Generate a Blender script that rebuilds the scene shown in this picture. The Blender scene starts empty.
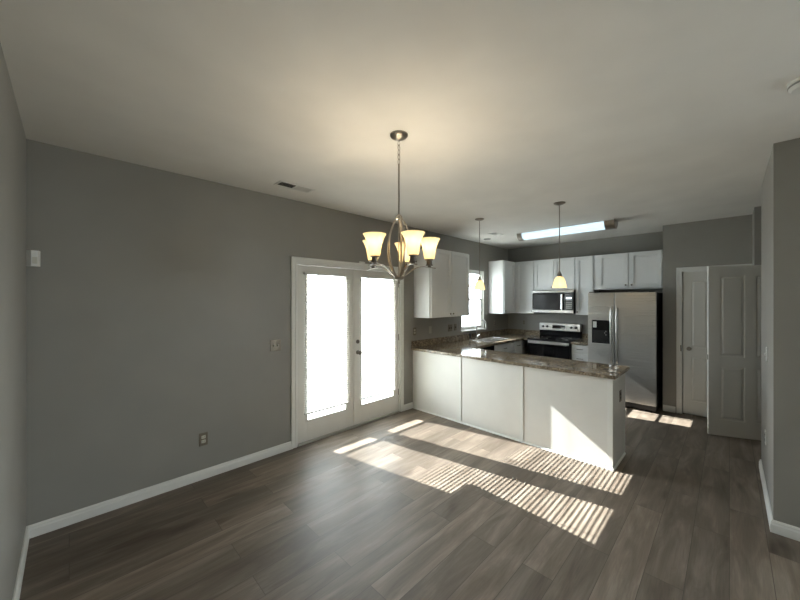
import bpy, bmesh, math, random
from mathutils import Vector, Matrix
random.seed(7)
PI = math.pi
C = bpy.context.scene.collection
SC = bpy.context.scene

# ---------------------------------------------------------------- camera, world, sun, exposure
cam_d = bpy.data.cameras.new('camera'); cam_d.sensor_width = 36; cam_d.lens = 330.1 / 800 * 36
cam_d.clip_start = 0.02; cam_d.clip_end = 200
cam = bpy.data.objects.new('camera', cam_d); C.objects.link(cam)
cam.location = (0, 0, 1.636); cam.rotation_euler = (PI / 2, 0, 0.7843 - PI / 2)
SC.camera = cam

world = bpy.data.worlds.new('world'); SC.world = world; world.use_nodes = True
bg = world.node_tree.nodes['Background']
bg.inputs['Color'].default_value = (0.84, 0.92, 1.0, 1); bg.inputs['Strength'].default_value = 5.0

sun_d = bpy.data.lights.new('sun', 'SUN'); sun_d.energy = 9.5; sun_d.angle = math.radians(0.18)
sun_d.color = (1.0, 0.98, 0.955)
sun = bpy.data.objects.new('sun', sun_d); C.objects.link(sun)
sun.rotation_euler = Vector((0.285, -1.465, -1.0)).to_track_quat('-Z', 'Y').to_euler()
sun.location = (0, 12, 9)

def portal(name, loc, w, h, direction):
    d = bpy.data.lights.new(name, 'AREA'); d.shape = 'RECTANGLE'; d.size = w; d.size_y = h
    d.cycles.is_portal = True
    o = bpy.data.objects.new(name, d); C.objects.link(o); o.location = loc
    o.rotation_euler = Vector(direction).to_track_quat('-Z', 'Z').to_euler()
portal('portal_doors', (2.6, 3.60, 1.1), 1.66, 1.9, (0, -1, 0))
portal('portal_kitchen', (5.36, 3.60, 1.64), 0.8, 1.2, (0, -1, 0))

portal('portal_side', (3.72, -2.825, 1.3), 2.2, 2.25, (-1, 0, 0))
vs = SC.view_settings
vs.view_transform = 'Standard'; vs.look = 'None'; vs.gamma = 1.0; vs.use_curve_mapping = False
vs.exposure = 2.0
SC.cycles.max_bounces = 10; SC.cycles.diffuse_bounces = 6; SC.cycles.glossy_bounces = 4
SC.cycles.transmission_bounces = 6; SC.cycles.transparent_max_bounces = 12
SC.cycles.caustics_reflective = False
SC.cycles.use_guiding = True; SC.cycles.guiding_training_samples = 64; SC.cycles.caustics_refractive = False
SC.cycles.blur_glossy = 1.0
SC.cycles.sample_clamp_indirect = 6.0
SC.cycles.use_denoising = True

# ---------------------------------------------------------------- materials
def mat(name, col=(.8, .8, .8), rough=.5, metal=0.0, spec=.5, emis=None, estr=0.0, aniso=0.0):
    m = bpy.data.materials.new(name); m.use_nodes = True
    b = m.node_tree.nodes['Principled BSDF']
    b.inputs['Base Color'].default_value = (*col, 1); b.inputs['Roughness'].default_value = rough
    b.inputs['Metallic'].default_value = metal; b.inputs['Specular IOR Level'].default_value = spec
    b.inputs['Anisotropic'].default_value = aniso
    if emis: b.inputs['Emission Color'].default_value = (*emis, 1); b.inputs['Emission Strength'].default_value = estr
    return m
def nd(m, t, **k):
    n = m.node_tree.nodes.new(t)
    for a, v in k.items():
        if a in n.inputs: n.inputs[a].default_value = v
        else: setattr(n, a, v)
    return n
def lk(m, a, b): m.node_tree.links.new(a, b)
def bsdf(m): return m.node_tree.nodes['Principled BSDF']
def ramp(m, stops):
    r = nd(m, 'ShaderNodeValToRGB'); e = r.color_ramp.elements
    while len(e) < len(stops): e.new(.5)
    for x, (p, c) in zip(e, stops): x.position = p; x.color = (*c, 1)
    return r
def coords(m, scale=(1, 1, 1), rot=(0, 0, 0)):
    g = nd(m, 'ShaderNodeNewGeometry'); mp = nd(m, 'ShaderNodeMapping')
    mp.inputs['Scale'].default_value = scale; mp.inputs['Rotation'].default_value = rot
    lk(m, g.outputs['Position'], mp.inputs['Vector']); return mp.outputs['Vector']
def noisy(m, amount=.03, scale=60, dist=.002, cscale=3):
    """slow tone drift of painted surfaces"""
    v = coords(m); b = bsdf(m)
    n2 = nd(m, 'ShaderNodeTexNoise', Scale=cscale, Detail=2.0); lk(m, v, n2.inputs['Vector'])
    c = b.inputs['Base Color'].default_value[:3]
    r = ramp(m, [(.3, tuple(x * (1 - amount) for x in c)), (.7, tuple(min(1, x * (1 + amount)) for x in c))])
    lk(m, n2.outputs['Fac'], r.inputs['Fac']); lk(m, r.outputs['Color'], b.inputs['Base Color'])
    return m

M = {}
M['wall'] = noisy(mat('grey wall paint', (.325, .315, .288), .42, spec=.35))
M['ceiling'] = noisy(mat('ceiling paint', (.82, .805, .77), .8, spec=.2))
M['trim'] = noisy(mat('white trim paint', (.82, .82, .79), .35), .01)
M['door'] = noisy(mat('door paint', (.74, .73, .69), .35), .01)
M['cab'] = noisy(mat('white cabinet paint', (.84, .85, .85), .32), .01)
M['panel'] = noisy(mat('peninsula panel', (.80, .79, .75), .4), .015, cscale=6)
M['white'] = mat('white plastic', (.75, .75, .72), .35)
M['offwhite'] = mat('ivory plastic', (.6, .58, .5), .4)
M['nickel'] = mat('brushed nickel', (.36, .33, .29), .3, 1.0)
M['dark_nickel'] = mat('dark nickel', (.16, .14, .12), .35, 1.0)
M['chrome'] = mat('chrome', (.8, .8, .8), .12, 1.0)
M['black'] = mat('black plastic', (.012, .012, .013), .35)
M['gloss_black'] = mat('black glass', (.008, .008, .009), .06)
M['tinted'] = mat('microwave window', (.035, .035, .037), .12)
M['plate'] = mat('metal wall plate', (.22, .19, .15), .4, .6)
M['slot'] = mat('dark opening', (.02, .02, .02), .7)
M['plate_paint'] = mat('painted plate', (.45, .43, .39), .45)
M['rubber'] = mat('rubber seal', (.05, .05, .05), .8)
M['alu'] = mat('threshold aluminium', (.5, .48, .45), .4, .8)
M['blocker'] = noisy(mat('exterior siding', (.6, .6, .58), .7), .05)
M['ground'] = noisy(mat('pale concrete patio', (.5, .49, .46), .9), .1)
M['bulb'] = mat('lit bulb', (1, 1, 1), .5, emis=(1.0, .78, .48), estr=6)
M['fluor'] = mat('fluorescent diffuser', (.5, .55, .6), .4, emis=(.60, .84, 1.0), estr=.32)
M['grey_cover'] = mat('grey round cover', (.3, .3, .28), .5)

# stainless steel with brushed streaks
m = M['steel'] = mat('brushed stainless steel', (.60, .59, .57), .27, 1.0, aniso=0)
n = nd(m, 'ShaderNodeTexNoise', Scale=1.0, Detail=4.0); lk(m, coords(m, (60, 1.2, 400)), n.inputs['Vector'])
r = ramp(m, [(.3, (.27,) * 3), (.7, (.30,) * 3)]); lk(m, n.outputs['Fac'], r.inputs['Fac']); lk(m, r.outputs['Color'], bsdf(m).inputs['Roughness'])

# vinyl plank floor, boards run along X
m = M['floor'] = mat('grey brown plank floor', rough=.33, spec=.3)
v = coords(m)
def brick(c1, c2, mortar):
    b = nd(m, 'ShaderNodeTexBrick'); b.offset = .37; b.offset_frequency = 2
    b.inputs['Scale'].default_value = 1; b.inputs['Brick Width'].default_value = 1.22; b.inputs['Row Height'].default_value = .182
    b.inputs['Mortar Size'].default_value = .0016; b.inputs['Mortar Smooth'].default_value = .3; b.inputs['Bias'].default_value = 0
    b.inputs['Color1'].default_value = (*c1, 1); b.inputs['Color2'].default_value = (*c2, 1); b.inputs['Mortar'].default_value = (*mortar, 1)
    lk(m, v, b.inputs['Vector']); return b
bk = brick((0, 0, 0), (1, 1, 1), (.5, .5, .5))
# shift grain per plank
sep = nd(m, 'ShaderNodeSeparateXYZ'); lk(m, v, sep.inputs[0])
mul = nd(m, 'ShaderNodeMath', operation='MULTIPLY'); mul.inputs[1].default_value = 37.0; lk(m, bk.outputs['Color'], mul.inputs[0])
addz = nd(m, 'ShaderNodeCombineXYZ'); lk(m, sep.outputs[0], addz.inputs[0]); lk(m, sep.outputs[1], addz.inputs[1]); lk(m, mul.outputs[0], addz.inputs[2])
mp = nd(m, 'ShaderNodeMapping'); mp.inputs['Scale'].default_value = (.8, 5, 1); lk(m, addz.outputs[0], mp.inputs['Vector'])
g1 = nd(m, 'ShaderNodeTexNoise', Scale=2.0, Detail=6.0, Roughness=.6, Distortion=.6); lk(m, mp.outputs[0], g1.inputs['Vector'])
mp2 = nd(m, 'ShaderNodeMapping'); mp2.inputs['Scale'].default_value = (3, 70, 1); lk(m, addz.outputs[0], mp2.inputs['Vector'])
g2 = nd(m, 'ShaderNodeTexNoise', Scale=2.0, Detail=4.0); lk(m, mp2.outputs[0], g2.inputs['Vector'])
mp3 = nd(m, 'ShaderNodeMapping'); mp3.inputs['Scale'].default_value = (1.3, 4.5, 1); lk(m, addz.outputs[0], mp3.inputs['Vector'])
g3 = nd(m, 'ShaderNodeTexNoise', Scale=1.3, Detail=2.0); lk(m, mp3.outputs[0], g3.inputs['Vector'])
r1 = ramp(m, [(.25, (.118, .092, .070)), (.5, (.188, .154, .123)), (.72, (.285, .240, .198))]); lk(m, g1.outputs['Fac'], r1.inputs['Fac'])
r2 = ramp(m, [(.3, (.88,) * 3), (.7, (1.09,) * 3)]); lk(m, g2.outputs['Fac'], r2.inputs['Fac'])
mx = nd(m, 'ShaderNodeMix', data_type='RGBA', blend_type='MULTIPLY'); mx.inputs[0].default_value = 1
lk(m, r1.outputs['Color'], mx.inputs[6]); lk(m, r2.outputs['Color'], mx.inputs[7])
r3 = ramp(m, [(0, (.80, .80, .80)), (1, (1.22, 1.21, 1.2))]); lk(m, bk.outputs['Color'], r3.inputs['Fac'])
mx2 = nd(m, 'ShaderNodeMix', data_type='RGBA', blend_type='MULTIPLY'); mx2.inputs[0].default_value = 1
lk(m, mx.outputs[2], mx2.inputs[6]); lk(m, r3.outputs['Color'], mx2.inputs[7])
rk = ramp(m, [(.26, (.55, .5, .47)), (.36, (1, 1, 1))]); lk(m, g3.outputs['Fac'], rk.inputs['Fac'])
mx4 = nd(m, 'ShaderNodeMix', data_type='RGBA', blend_type='MULTIPLY'); mx4.inputs[0].default_value = .8
lk(m, mx2.outputs[2], mx4.inputs[6]); lk(m, rk.outputs['Color'], mx4.inputs[7])
mx3 = nd(m, 'ShaderNodeMix', data_type='RGBA'); lk(m, bk.outputs['Fac'], mx3.inputs[0])
lk(m, mx4.outputs[2], mx3.inputs[6]); mx3.inputs[7].default_value = (.085, .07, .057, 1)
lk(m, mx3.outputs[2], bsdf(m).inputs['Base Color'])
rr = ramp(m, [(.3, (.42,) * 3), (.7, (.52,) * 3)]); lk(m, g2.outputs['Fac'], rr.inputs['Fac']); lk(m, rr.outputs['Color'], bsdf(m).inputs['Roughness'])

# granite
m = M['granite'] = mat('brown speckled granite', rough=.09, spec=.6)
v = coords(m)
a1 = nd(m, 'ShaderNodeTexNoise', Scale=16.0, Detail=5.0, Roughness=.7); lk(m, v, a1.inputs['Vector'])
a2 = nd(m, 'ShaderNodeTexVoronoi', Scale=75.0); lk(m, v, a2.inputs['Vector'])
a3 = nd(m, 'ShaderNodeTexNoise', Scale=60.0, Detail=3.0, Roughness=.7); lk(m, v, a3.inputs['Vector'])
q1 = ramp(m, [(.32, (.17, .135, .095)), (.48, (.27, .22, .16)), (.62, (.37, .315, .24)), (.78, (.48, .42, .33))]); lk(m, a1.outputs['Fac'], q1.inputs['Fac'])
q2 = ramp(m, [(.36, (.35, .30, .25)), (.50, (1, 1, 1)), (.66, (1.3, 1.28, 1.25))]); lk(m, a3.outputs['Fac'], q2.inputs['Fac'])
x1 = nd(m, 'ShaderNodeMix', data_type='RGBA', blend_type='MULTIPLY'); x1.inputs[0].default_value = .85
lk(m, q1.outputs['Color'], x1.inputs[6]); lk(m, q2.outputs['Color'], x1.inputs[7])
q3 = ramp(m, [(0, (.55,) * 3), (1, (1.3,) * 3)]); sp = nd(m, 'ShaderNodeSeparateColor'); lk(m, a2.outputs['Color'], sp.inputs[0]); lk(m, sp.outputs[0], q3.inputs['Fac'])
x2 = nd(m, 'ShaderNodeMix', data_type='RGBA', blend_type='MULTIPLY'); x2.inputs[0].default_value = .8
lk(m, x1.outputs[2], x2.inputs[6]); lk(m, q3.outputs['Color'], x2.inputs[7])
lk(m, x2.outputs[2], bsdf(m).inputs['Base Color'])

def mixed(name, parts):
    """clear pane / translucent shade: shaders mixed in turn"""
    m = bpy.data.materials.new(name); m.use_nodes = True; nt = m.node_tree; nt.nodes.clear()
    out = nt.nodes.new('ShaderNodeOutputMaterial'); cur = None
    for typ, col, fac, extra in parts:
        s = nt.nodes.new(typ)
        if 'Color' in s.inputs: s.inputs['Color'].default_value = (*col, 1)
        for k, vv in extra.items(): s.inputs[k].default_value = vv
        if cur is None: cur = s
        else:
            x = nt.nodes.new('ShaderNodeMixShader'); x.inputs[0].default_value = fac
            nt.links.new(cur.outputs[0], x.inputs[1]); nt.links.new(s.outputs[0], x.inputs[2]); cur = x
    nt.links.new(cur.outputs[0], out.inputs['Surface']); return m
M['glass'] = mixed('clear window glass', [('ShaderNodeBsdfTransparent', (.95, .97, .96), 0, {}), ('ShaderNodeBsdfGlossy', (1, 1, 1), .06, {'Roughness': .02})])
M['slat'] = mixed('white blind slats', [('ShaderNodeBsdfDiffuse', (.86, .85, .82), 0, {}), ('ShaderNodeBsdfTranslucent', (.86, .84, .80), .28, {})])
M['shade'] = mixed('frosted cream glass', [('ShaderNodeBsdfDiffuse', (.85, .78, .6), 0, {}), ('ShaderNodeBsdfTranslucent', (.95, .82, .55), .55, {}),
                   ('ShaderNodeBsdfTransparent', (1, .92, .75), .22, {}), ('ShaderNodeEmission', (1.0, .80, .45), .45, {'Strength': .3})])

for k_ in ('shade', 'bulb'): M[k_].cycles.emission_sampling = 'NONE'

# ---------------------------------------------------------------- geometry helpers
class G:
    def __init__(s, T=None): s.bm = bmesh.new(); s.T = T
    def _put(s, tmp):
        if s.T:
            for v in tmp.verts: v.co = Vector(s.T(*v.co))
        me = bpy.data.meshes.new('tmp'); tmp.to_mesh(me); tmp.free(); s.bm.from_mesh(me); bpy.data.meshes.remove(me)
    def box(s, x0, y0, z0, x1, y1, z1, bev=0, seg=2):
        t = bmesh.new(); bmesh.ops.create_cube(t, size=1)
        for v in t.verts:
            v.co = Vector(((x0 + x1) / 2 + v.co.x * abs(x1 - x0), (y0 + y1) / 2 + v.co.y * abs(y1 - y0), (z0 + z1) / 2 + v.co.z * abs(z1 - z0)))
        if bev: bmesh.ops.bevel(t, geom=t.edges[:], offset=bev, segments=seg, affect='EDGES', profile=.5)
        s._put(t); return s
    def prism(s, pts, a0, a1, axis='y'):
        """polygon pts extruded from a0 to a1 along axis"""
        t = bmesh.new()
        def P(p, a): return {'y': (p[0], a, p[1]), 'z': (p[0], p[1], a), 'x': (a, p[0], p[1])}[axis]
        A = [t.verts.new(P(p, a0)) for p in pts]; B = [t.verts.new(P(p, a1)) for p in pts]
        t.faces.new(A); t.faces.new(B[::-1])
        for i in range(len(pts)): j = (i + 1) % len(pts); t.faces.new((A[i], A[j], B[j], B[i]))
        bmesh.ops.recalc_face_normals(t, faces=t.faces[:]); s._put(t); return s
    def lathe(s, prof, c=(0, 0, 0), seg=32, closed=False, axis='z'):
        t = bmesh.new(); rings = []
        for r, z in prof:
            ring = []
            for i in range(seg):
                a = 2 * PI * i / seg; x, y = r * math.cos(a), r * math.sin(a)
                p = {'z': (x, y, z), 'x': (z, x, y), 'y': (x, z, y)}[axis]
                ring.append(t.verts.new((c[0] + p[0], c[1] + p[1], c[2] + p[2])))
            rings.append(ring)
        for a, b in zip(rings, rings[1:]):
            for i in range(seg): j = (i + 1) % seg; t.faces.new((a[i], a[j], b[j], b[i]))
        if closed:
            t.faces.new(rings[0]); t.faces.new(rings[-1])
        bmesh.ops.remove_doubles(t, verts=t.verts[:], dist=1e-6)
        bmesh.ops.recalc_face_normals(t, faces=t.faces[:]); s._put(t); return s
    def tube(s, path, r, seg=10, flat=None, loop=False):
        """round tube, or flat strip when flat=(half width, half thickness)"""
        t = bmesh.new(); P = [Vector(p) for p in path]; rings = []; up0 = None; n = len(P)
        for i, p in enumerate(P):
            if loop: tg = P[(i + 1) % n] - P[i - 1]
            else: tg = P[min(i + 1, n - 1)] - P[max(i - 1, 0)]
            tg.normalize()
            if up0 is None: up0 = Vector((0, 0, 1)) if abs(tg.z) < .9 else Vector((1, 0, 0))
            sd = tg.cross(up0)
            if flat and len(flat) > 2: sd = Vector(flat[2]); 
            sd.normalize(); up = sd.cross(tg); up.normalize(); up0 = up if not (flat and len(flat) > 2) else up0
            rr = r[i] if isinstance(r, (list, tuple)) else r
            ring = []
            for k in range(seg):
                a = 2 * PI * (k + .5) / seg
                if flat: ring.append(t.verts.new(p + sd * flat[0] * math.cos(a) + up * flat[1] * math.sin(a)))
                else: ring.append(t.verts.new(p + sd * rr * math.cos(a) + up * rr * math.sin(a)))
            rings.append(ring)
        pairs = list(zip(rings, rings[1:])) + ([(rings[-1], rings[0])] if loop else [])
        for a, b in pairs:
            for i in range(seg): j = (i + 1) % seg; t.faces.new((a[i], a[j], b[j], b[i]))
        if not loop: t.faces.new(rings[0]); t.faces.new(rings[-1])
        bmesh.ops.recalc_face_normals(t, faces=t.faces[:]); s._put(t); return s
    def make(s, name, material, parent=None, smooth=False, subtract=None):
        bmesh.ops.recalc_face_normals(s.bm, faces=s.bm.faces[:])
        me = bpy.data.meshes.new(name)
        off = Vector((0, 0, 0))
        if parent is not None:
            q = parent
            while q is not None: off += q.location; q = q.parent
        for v in s.bm.verts: v.co -= off
        if smooth:
            for f in s.bm.faces: f.smooth = True
            for e in s.bm.edges:
                if len(e.link_faces) == 2 and e.calc_face_angle(0) > math.radians(35): e.smooth = False
        s.bm.to_mesh(me); s.bm.free()
        me.materials.append(material)
        o = bpy.data.objects.new(name, me); C.objects.link(o); o.parent = parent
        return o
def thing(name, label, cat, loc, group=None, kind=None):
    o = bpy.data.objects.new(name, None); o.empty_display_size = .1; C.objects.link(o); o.location = loc
    o['label'] = label; o['category'] = cat
    if group: o['group'] = group
    if kind: o['kind'] = kind
    return o
def tag(o, label, cat, group=None):
    o['label'] = label; o['category'] = cat
    if group: o['group'] = group
    return o
def struct(o, label=None, cat=None):
    o['kind'] = 'structure'
    if label: o['label'] = label
    if cat: o['category'] = cat
    return o
def lab(o, text): o['label'] = text; return o
def smoothpath(pts, n=6):
    """Catmull-Rom through pts"""
    P = [Vector(p) for p in pts]; P = [P[0] * 2 - P[1]] + P + [P[-1] * 2 - P[-2]]; out = []
    for i in range(1, len(P) - 2):
        for k in range(n):
            t = k / n; a, b, c, d = P[i - 1:i + 3]
            out.append(.5 * ((2 * b) + (c - a) * t + (2 * a - 5 * b + 4 * c - d) * t * t + (3 * b - a - 3 * c + d) * t ** 3))
    out.append(P[-2]); return out

XL, YN, XB, H = -0.208, 3.41, 6.741, 2.74   # left wall, door wall, kitchen wall, ceiling height
TW = .15

# ---------------------------------------------------------------- structure
struct(G().box(XL - TW, -4.15, -.12, XB + TW, YN + TW, 0).make('floor', M['floor']), 'grey brown wood plank floor running through dining area and kitchen', 'floor')
struct(G().box(XL - TW, -4.15, H, XB + TW, YN + TW, H + .12).make('ceiling', M['ceiling']), 'flat painted ceiling over the dining area and kitchen', 'ceiling')
DX0, DX1, DZ = 1.78, 3.42, 2.055
WX0, WX1, WZ0, WZ1 = 4.97, 5.75, 1.08, 2.20
g = G(); y0, y1 = YN, YN + TW
g.box(XL - TW, y0, 0, DX0, y1, H); g.box(DX0, y0, DZ, DX1, y1, H); g.box(DX1, y0, 0, WX0, y1, H)
g.box(WX0, y0, 0, WX1, y1, WZ0); g.box(WX0, y0, WZ1, WX1, y1, H); g.box(WX1, y0, 0, XB + TW, y1, H)
struct(g.make('wall_north', M['wall']), 'long grey wall with the glazed double doors', 'wall')
struct(G().box(XL - TW, -4.15, 0, XL, YN, H).make('wall_west', M['wall']), 'grey wall at the left edge of the room', 'wall')
struct(G().box(XB, .60, 0, XB + TW, YN, H).make('wall_east', M['wall']), 'grey kitchen wall behind range and fridge', 'wall')
# pantry wall with door opening, fridge side return, jog towards the hall
PX, PY0, PY1 = 6.22, -.14, .475
g = G(); g.box(PX, PY1 + .02, 0, PX + .12, .70, H); g.box(PX, PY0 - .02, DZ, PX + .12, PY1 + .02, H); g.box(PX, -.21, 0, PX + .12, PY0 - .02, H)
g.box(PX + .12, .58, 0, XB, .70, H)
struct(g.make('wall_pantry', M['wall']), 'grey wall beside the fridge with the narrow white door', 'wall')
g = G(); g.box(5.75, -.33, 0, PX + .12, -.21, H); g.box(5.75, -.55, 0, 5.87, -.33, H); g.box(5.75, -1.31, DZ, 5.87, -.55, H); g.box(5.75, -1.5, 0, 5.87, -1.31, H)
struct(g.make('wall_hall', M['wall']), 'grey hall wall behind the open door', 'wall')
g = G(); g.box(3.51, -1.6, 0, 4.75, -.22, H); g.box(3.51, -1.75, 0, 3.66, -1.6, H); g.box(3.51, -4.15, 0, 3.66, -3.9, H); g.box(3.51, -3.9, 0, 3.66, -1.75, .2); g.box(3.51, -3.9, 2.4, 3.66, -1.75, H)
struct(g.make('wall_right', M['wall']), 'grey wall corner at the right edge beside the hall', 'wall')
g = G(); g.box(4.75, -1.6, 0, 5.87, -1.5, H)
struct(g.make('wall_hall_end', M['wall']))
g = G(); g.box(XL, -4.15, 0, 3.51, -4.0, H)
struct(g.make('wall_south', M['wall']))
# closet behind the hall opening and pantry behind its door (closed dark boxes)
g = G(); g.box(6.5, -1.5, 0, 6.6, .58, H); g.box(5.87, -1.5, 0, 6.5, -1.4, H)
struct(g.make('wall_closet', M['wall']))
# added window in the unseen side wall, lets daylight onto the left wall
wn = G(); wn.box(3.56, -3.9, .2, 3.62, -3.84, 2.4); wn.box(3.56, -1.81, .2, 3.62, -1.75, 2.4); wn.box(3.56, -3.84, .2, 3.62, -1.81, .26); wn.box(3.56, -3.84, 2.34, 3.62, -1.81, 2.4); wn.box(3.56, -2.855, .26, 3.62, -2.795, 2.34)
w3 = struct(wn.make('added_window', M['trim']))
G().box(3.588, -3.84, .26, 3.592, -1.81, 2.34).make('pane', M['glass'], w3)
# kitchen window: double hung, 2 x 2 grid in each sash
w1 = struct(G().box(WX0, 3.435, WZ0, WX0 + .035, 3.495, WZ1).box(WX1 - .035, 3.435, WZ0, WX1, 3.495, WZ1).box(WX0 + .035, 3.435, WZ1 - .035, WX1 - .035, 3.495, WZ1)
            .box(WX0 + .035, 3.435, WZ0, WX1 - .035, 3.495, WZ0 + .035).make('window_1', M['white']), 'white gridded window above the kitchen sink', 'window')
zm = (WZ0 + WZ1) / 2; xm = (WX0 + WX1) / 2
for (a, b, yy) in ((WZ0 + .035, zm + .015, 3.450), (zm - .015, WZ1 - .035, 3.470)):
    s = G(); f = .032; x0, x1 = WX0 + .035, WX1 - .035
    s.box(x0, yy - .01, a, x0 + f, yy + .01, b); s.box(x1 - f, yy - .01, a, x1, yy + .01, b)
    s.box(x0 + f, yy - .01, a, x1 - f, yy + .01, a + f); s.box(x0 + f, yy - .01, b - f, x1 - f, yy + .01, b)
    s.box(xm - .011, yy - .005, a + f, xm + .011, yy + .005, b - f); s.box(x0 + f, yy - .005, (a + b) / 2 - .011, x1 - f, yy + .005, (a + b) / 2 + .011)
    so = s.make('sash', M['white'], w1)
    G().box(x0 + f, yy + .006, a + f, x1 - f, yy + .008, b - f).make('pane', M['glass'], so)
G().box(WX0 - .03, 3.375, WZ0 - .022, WX1 + .03, 3.435, WZ0 + .002, .004).make('window_sill', M['trim'], w1)

g = G(); a, b = WX0, WX1
g.box(a, 3.412, WZ0, a + .008, 3.55, WZ1); g.box(b - .008, 3.412, WZ0, b, 3.55, WZ1); g.box(a + .008, 3.412, WZ1 - .008, b - .008, 3.55, WZ1)
g.make('window_lining', M['trim'], w1)

# baseboards
def base_run(name, pts, closed=False):
    """pts: list of (x,y) along the wall foot; board grows to the left of travel"""
    g = G(); prof = [(0, 0), (.016, 0), (.016, .055), (.012, .066), (.012, .076), (.006, .086), (0, .086)]
    t = bmesh.new(); n = len(pts); rows = []
    for i, (x, y) in enumerate(pts):
        p = Vector((x, y)); d0 = (p - Vector(pts[i - 1])).normalized() if i > 0 else None
        d1 = (Vector(pts[i + 1]) - p).normalized() if i < n - 1 else None
        n0 = Vector((-d0.y, d0.x)) if d0 else None; n1 = Vector((-d1.y, d1.x)) if d1 else None
        if n0 and n1: mtr = (n0 + n1); mtr = mtr / max(.3, mtr.dot(n0))
        else: mtr = n0 or n1
        rows.append([t.verts.new((x + mtr.x * a, y + mtr.y * a, z)) for a, z in prof])
    for A, B in zip(rows, rows[1:]):
        for k in range(len(prof)): j = (k + 1) % len(prof); t.faces.new((A[k], A[j], B[j], B[k]))
    t.faces.new(rows[0]); t.faces.new(rows[-1]); bmesh.ops.recalc_face_normals(t, faces=t.faces[:]); g._put(t)
    return struct(g.make(name, M['trim']))
base_run('baseboard_left', [(1.722, YN), (XL, YN), (XL, -3.99)])
base_run('baseboard_north', [(3.684, YN), (3.478, YN)])
base_run('baseboard_right', [(3.51, -3.99), (3.51, -.22), (4.75, -.22), (4.75, -1.49)])
base_run('baseboard_pantry', [(PX, PY1 + .078), (PX, .698)])
# casings
def casing(name, T, u0, u1, ztop, w=.06, t=.018):
    g = G(T); 
    for a, b, c, d in ((u0 - w, 0, u0, ztop + w), (u1, 0, u1 + w, ztop + w), (u0, ztop, u1, ztop + w)):
        g.box(a, 0, b, c, t * .6, d, .002)
    for a, b, c, d in ((u0 - w, 0, u0 - w + .018, ztop + w), (u1 + w - .018, 0, u1 + w, ztop + w), (u0 - w + .018, ztop + w - .018, u1 + w - .018, ztop + w)):
        g.box(a, t * .6, b, c, t, d, .002)
    for a, b, c, d in ((u0 - .010, 0, u0, ztop + .010), (u1, 0, u1 + .010, ztop + .010), (u0, ztop, u1, ztop + .010)):
        g.box(a, t * .6, b, c, t * .85, d, .001)
    return struct(g.make(name, M['trim']))
TN = lambda u, n, z: (u, YN - n, z)          # wall_north face
TP = lambda u, n, z: (PX - n, u, z)          # pantry wall face
casing('trim_1', TN, DX0, DX1, DZ)
casing('trim_2', TP, PY0 - .01, PY1 + .01, DZ - .01, w=.058)
# jambs inside the openings
g = G(); g.box(DX0, YN, 0, DX0 + .022, YN + TW, DZ); g.box(DX1 - .022, YN, 0, DX1, YN + TW, DZ); g.box(DX0 + .022, YN, DZ - .022, DX1 - .022, YN + TW, DZ)
struct(g.make('trim_3', M['trim']))
g = G(); g.box(PX, PY0 - .02, 0, PX + .12, PY0 - .004, DZ - .004); g.box(PX, PY1 + .004, 0, PX + .12, PY1 + .02, DZ - .004); g.box(PX, PY0 - .004, DZ - .02, PX + .12, PY1 + .004, DZ - .004)
struct(g.make('trim_4', M['trim']))
g = G(); g.box(DX0 + .022, 3.395, 0, DX1 - .022, 3.56, .022, .003)
struct(g.make('trim_5', M['alu']), 'metal threshold under the glazed doors', 'threshold')
g = G()
for y in (-.55, -1.31): g.box(5.735, y - .03, 0, 5.75, y + .03, 2.1)
g.box(5.735, -1.28, 2.055, 5.75, -.58, 2.1)
struct(g.make('trim_6', M['trim']))

# glazed double doors
GL = ((1.93, 2.46), (2.72, 3.288)); GZ0, GZ1 = .262, 1.93
LEAF = ((1.804, 2.599), (2.603, 3.396))
YF, YBk = 3.425, 3.47
for i in range(2):
    (a, b), (l, r_) = GL[i], LEAF[i]
    g = G(); z0, z1 = .0225, 2.03
    g.box(l, YF, z0, a, YBk, z1, .002); g.box(b, YF, z0, r_, YBk, z1, .002); g.box(a, YF, z0, b, YBk, GZ0); g.box(a, YF, GZ1, b, YBk, z1)
    d = struct(g.make('door_%d' % (i + 1), M['door']), ('left' if i == 0 else 'right') + ' leaf of the white glazed double doors', 'door')
    f = G(); w = .022
    for p in ((a - w, GZ0 - w, a, GZ1 + w), (b, GZ0 - w, b + w, GZ1 + w), (a, GZ0 - w, b, GZ0), (a, GZ1, b, GZ1 + w)):
        f.box(p[0], YF - .006, p[1], p[2], YF + .004, p[3], .002)
    f.make('glazing_frame', M['door'], d)
    G().box(a, 3.449, GZ0, b, 3.452, GZ1).make('pane', M['glass'], d)
g = G(); g.box(2.583, YF - .014, .03, 2.612, YF, 2.03, .003); g.make('meeting_strip', M['door'], bpy.data.objects['door_1'])
dr = bpy.data.objects['door_2']
k = G(); k.lathe([(0, .0), (.026, 0), (.026, .007), (.011, .010), (.011, .035), (.024, .042), (.027, .052), (.022, .062), (0, .064)], seg=20, axis='y')
for v in k.bm.verts: v.co = Vector((2.652 + v.co.x, YF - v.co.y, .955 + v.co.z))
k.make('knob', M['dark_nickel'], dr, True)
k = G(); k.lathe([(0, .0), (.026, 0), (.026, .008), (.02, .012), (0, .013)], seg=20, axis='y')
for v in k.bm.verts: v.co = Vector((2.652 + v.co.x, YF - v.co.y, 1.095 + v.co.z))
k.box(2.649, YF - .028, 1.08, 2.655, YF - .012, 1.11, .001)
k.make('deadbolt', M['dark_nickel'], dr, True)
for z in (.25, 1.05, 1.82):
    G().box(3.393, YF - .010, z, 3.402, YF + .0, z + .09, .001).make('hinge', M['dark_nickel'], dr)

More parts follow.
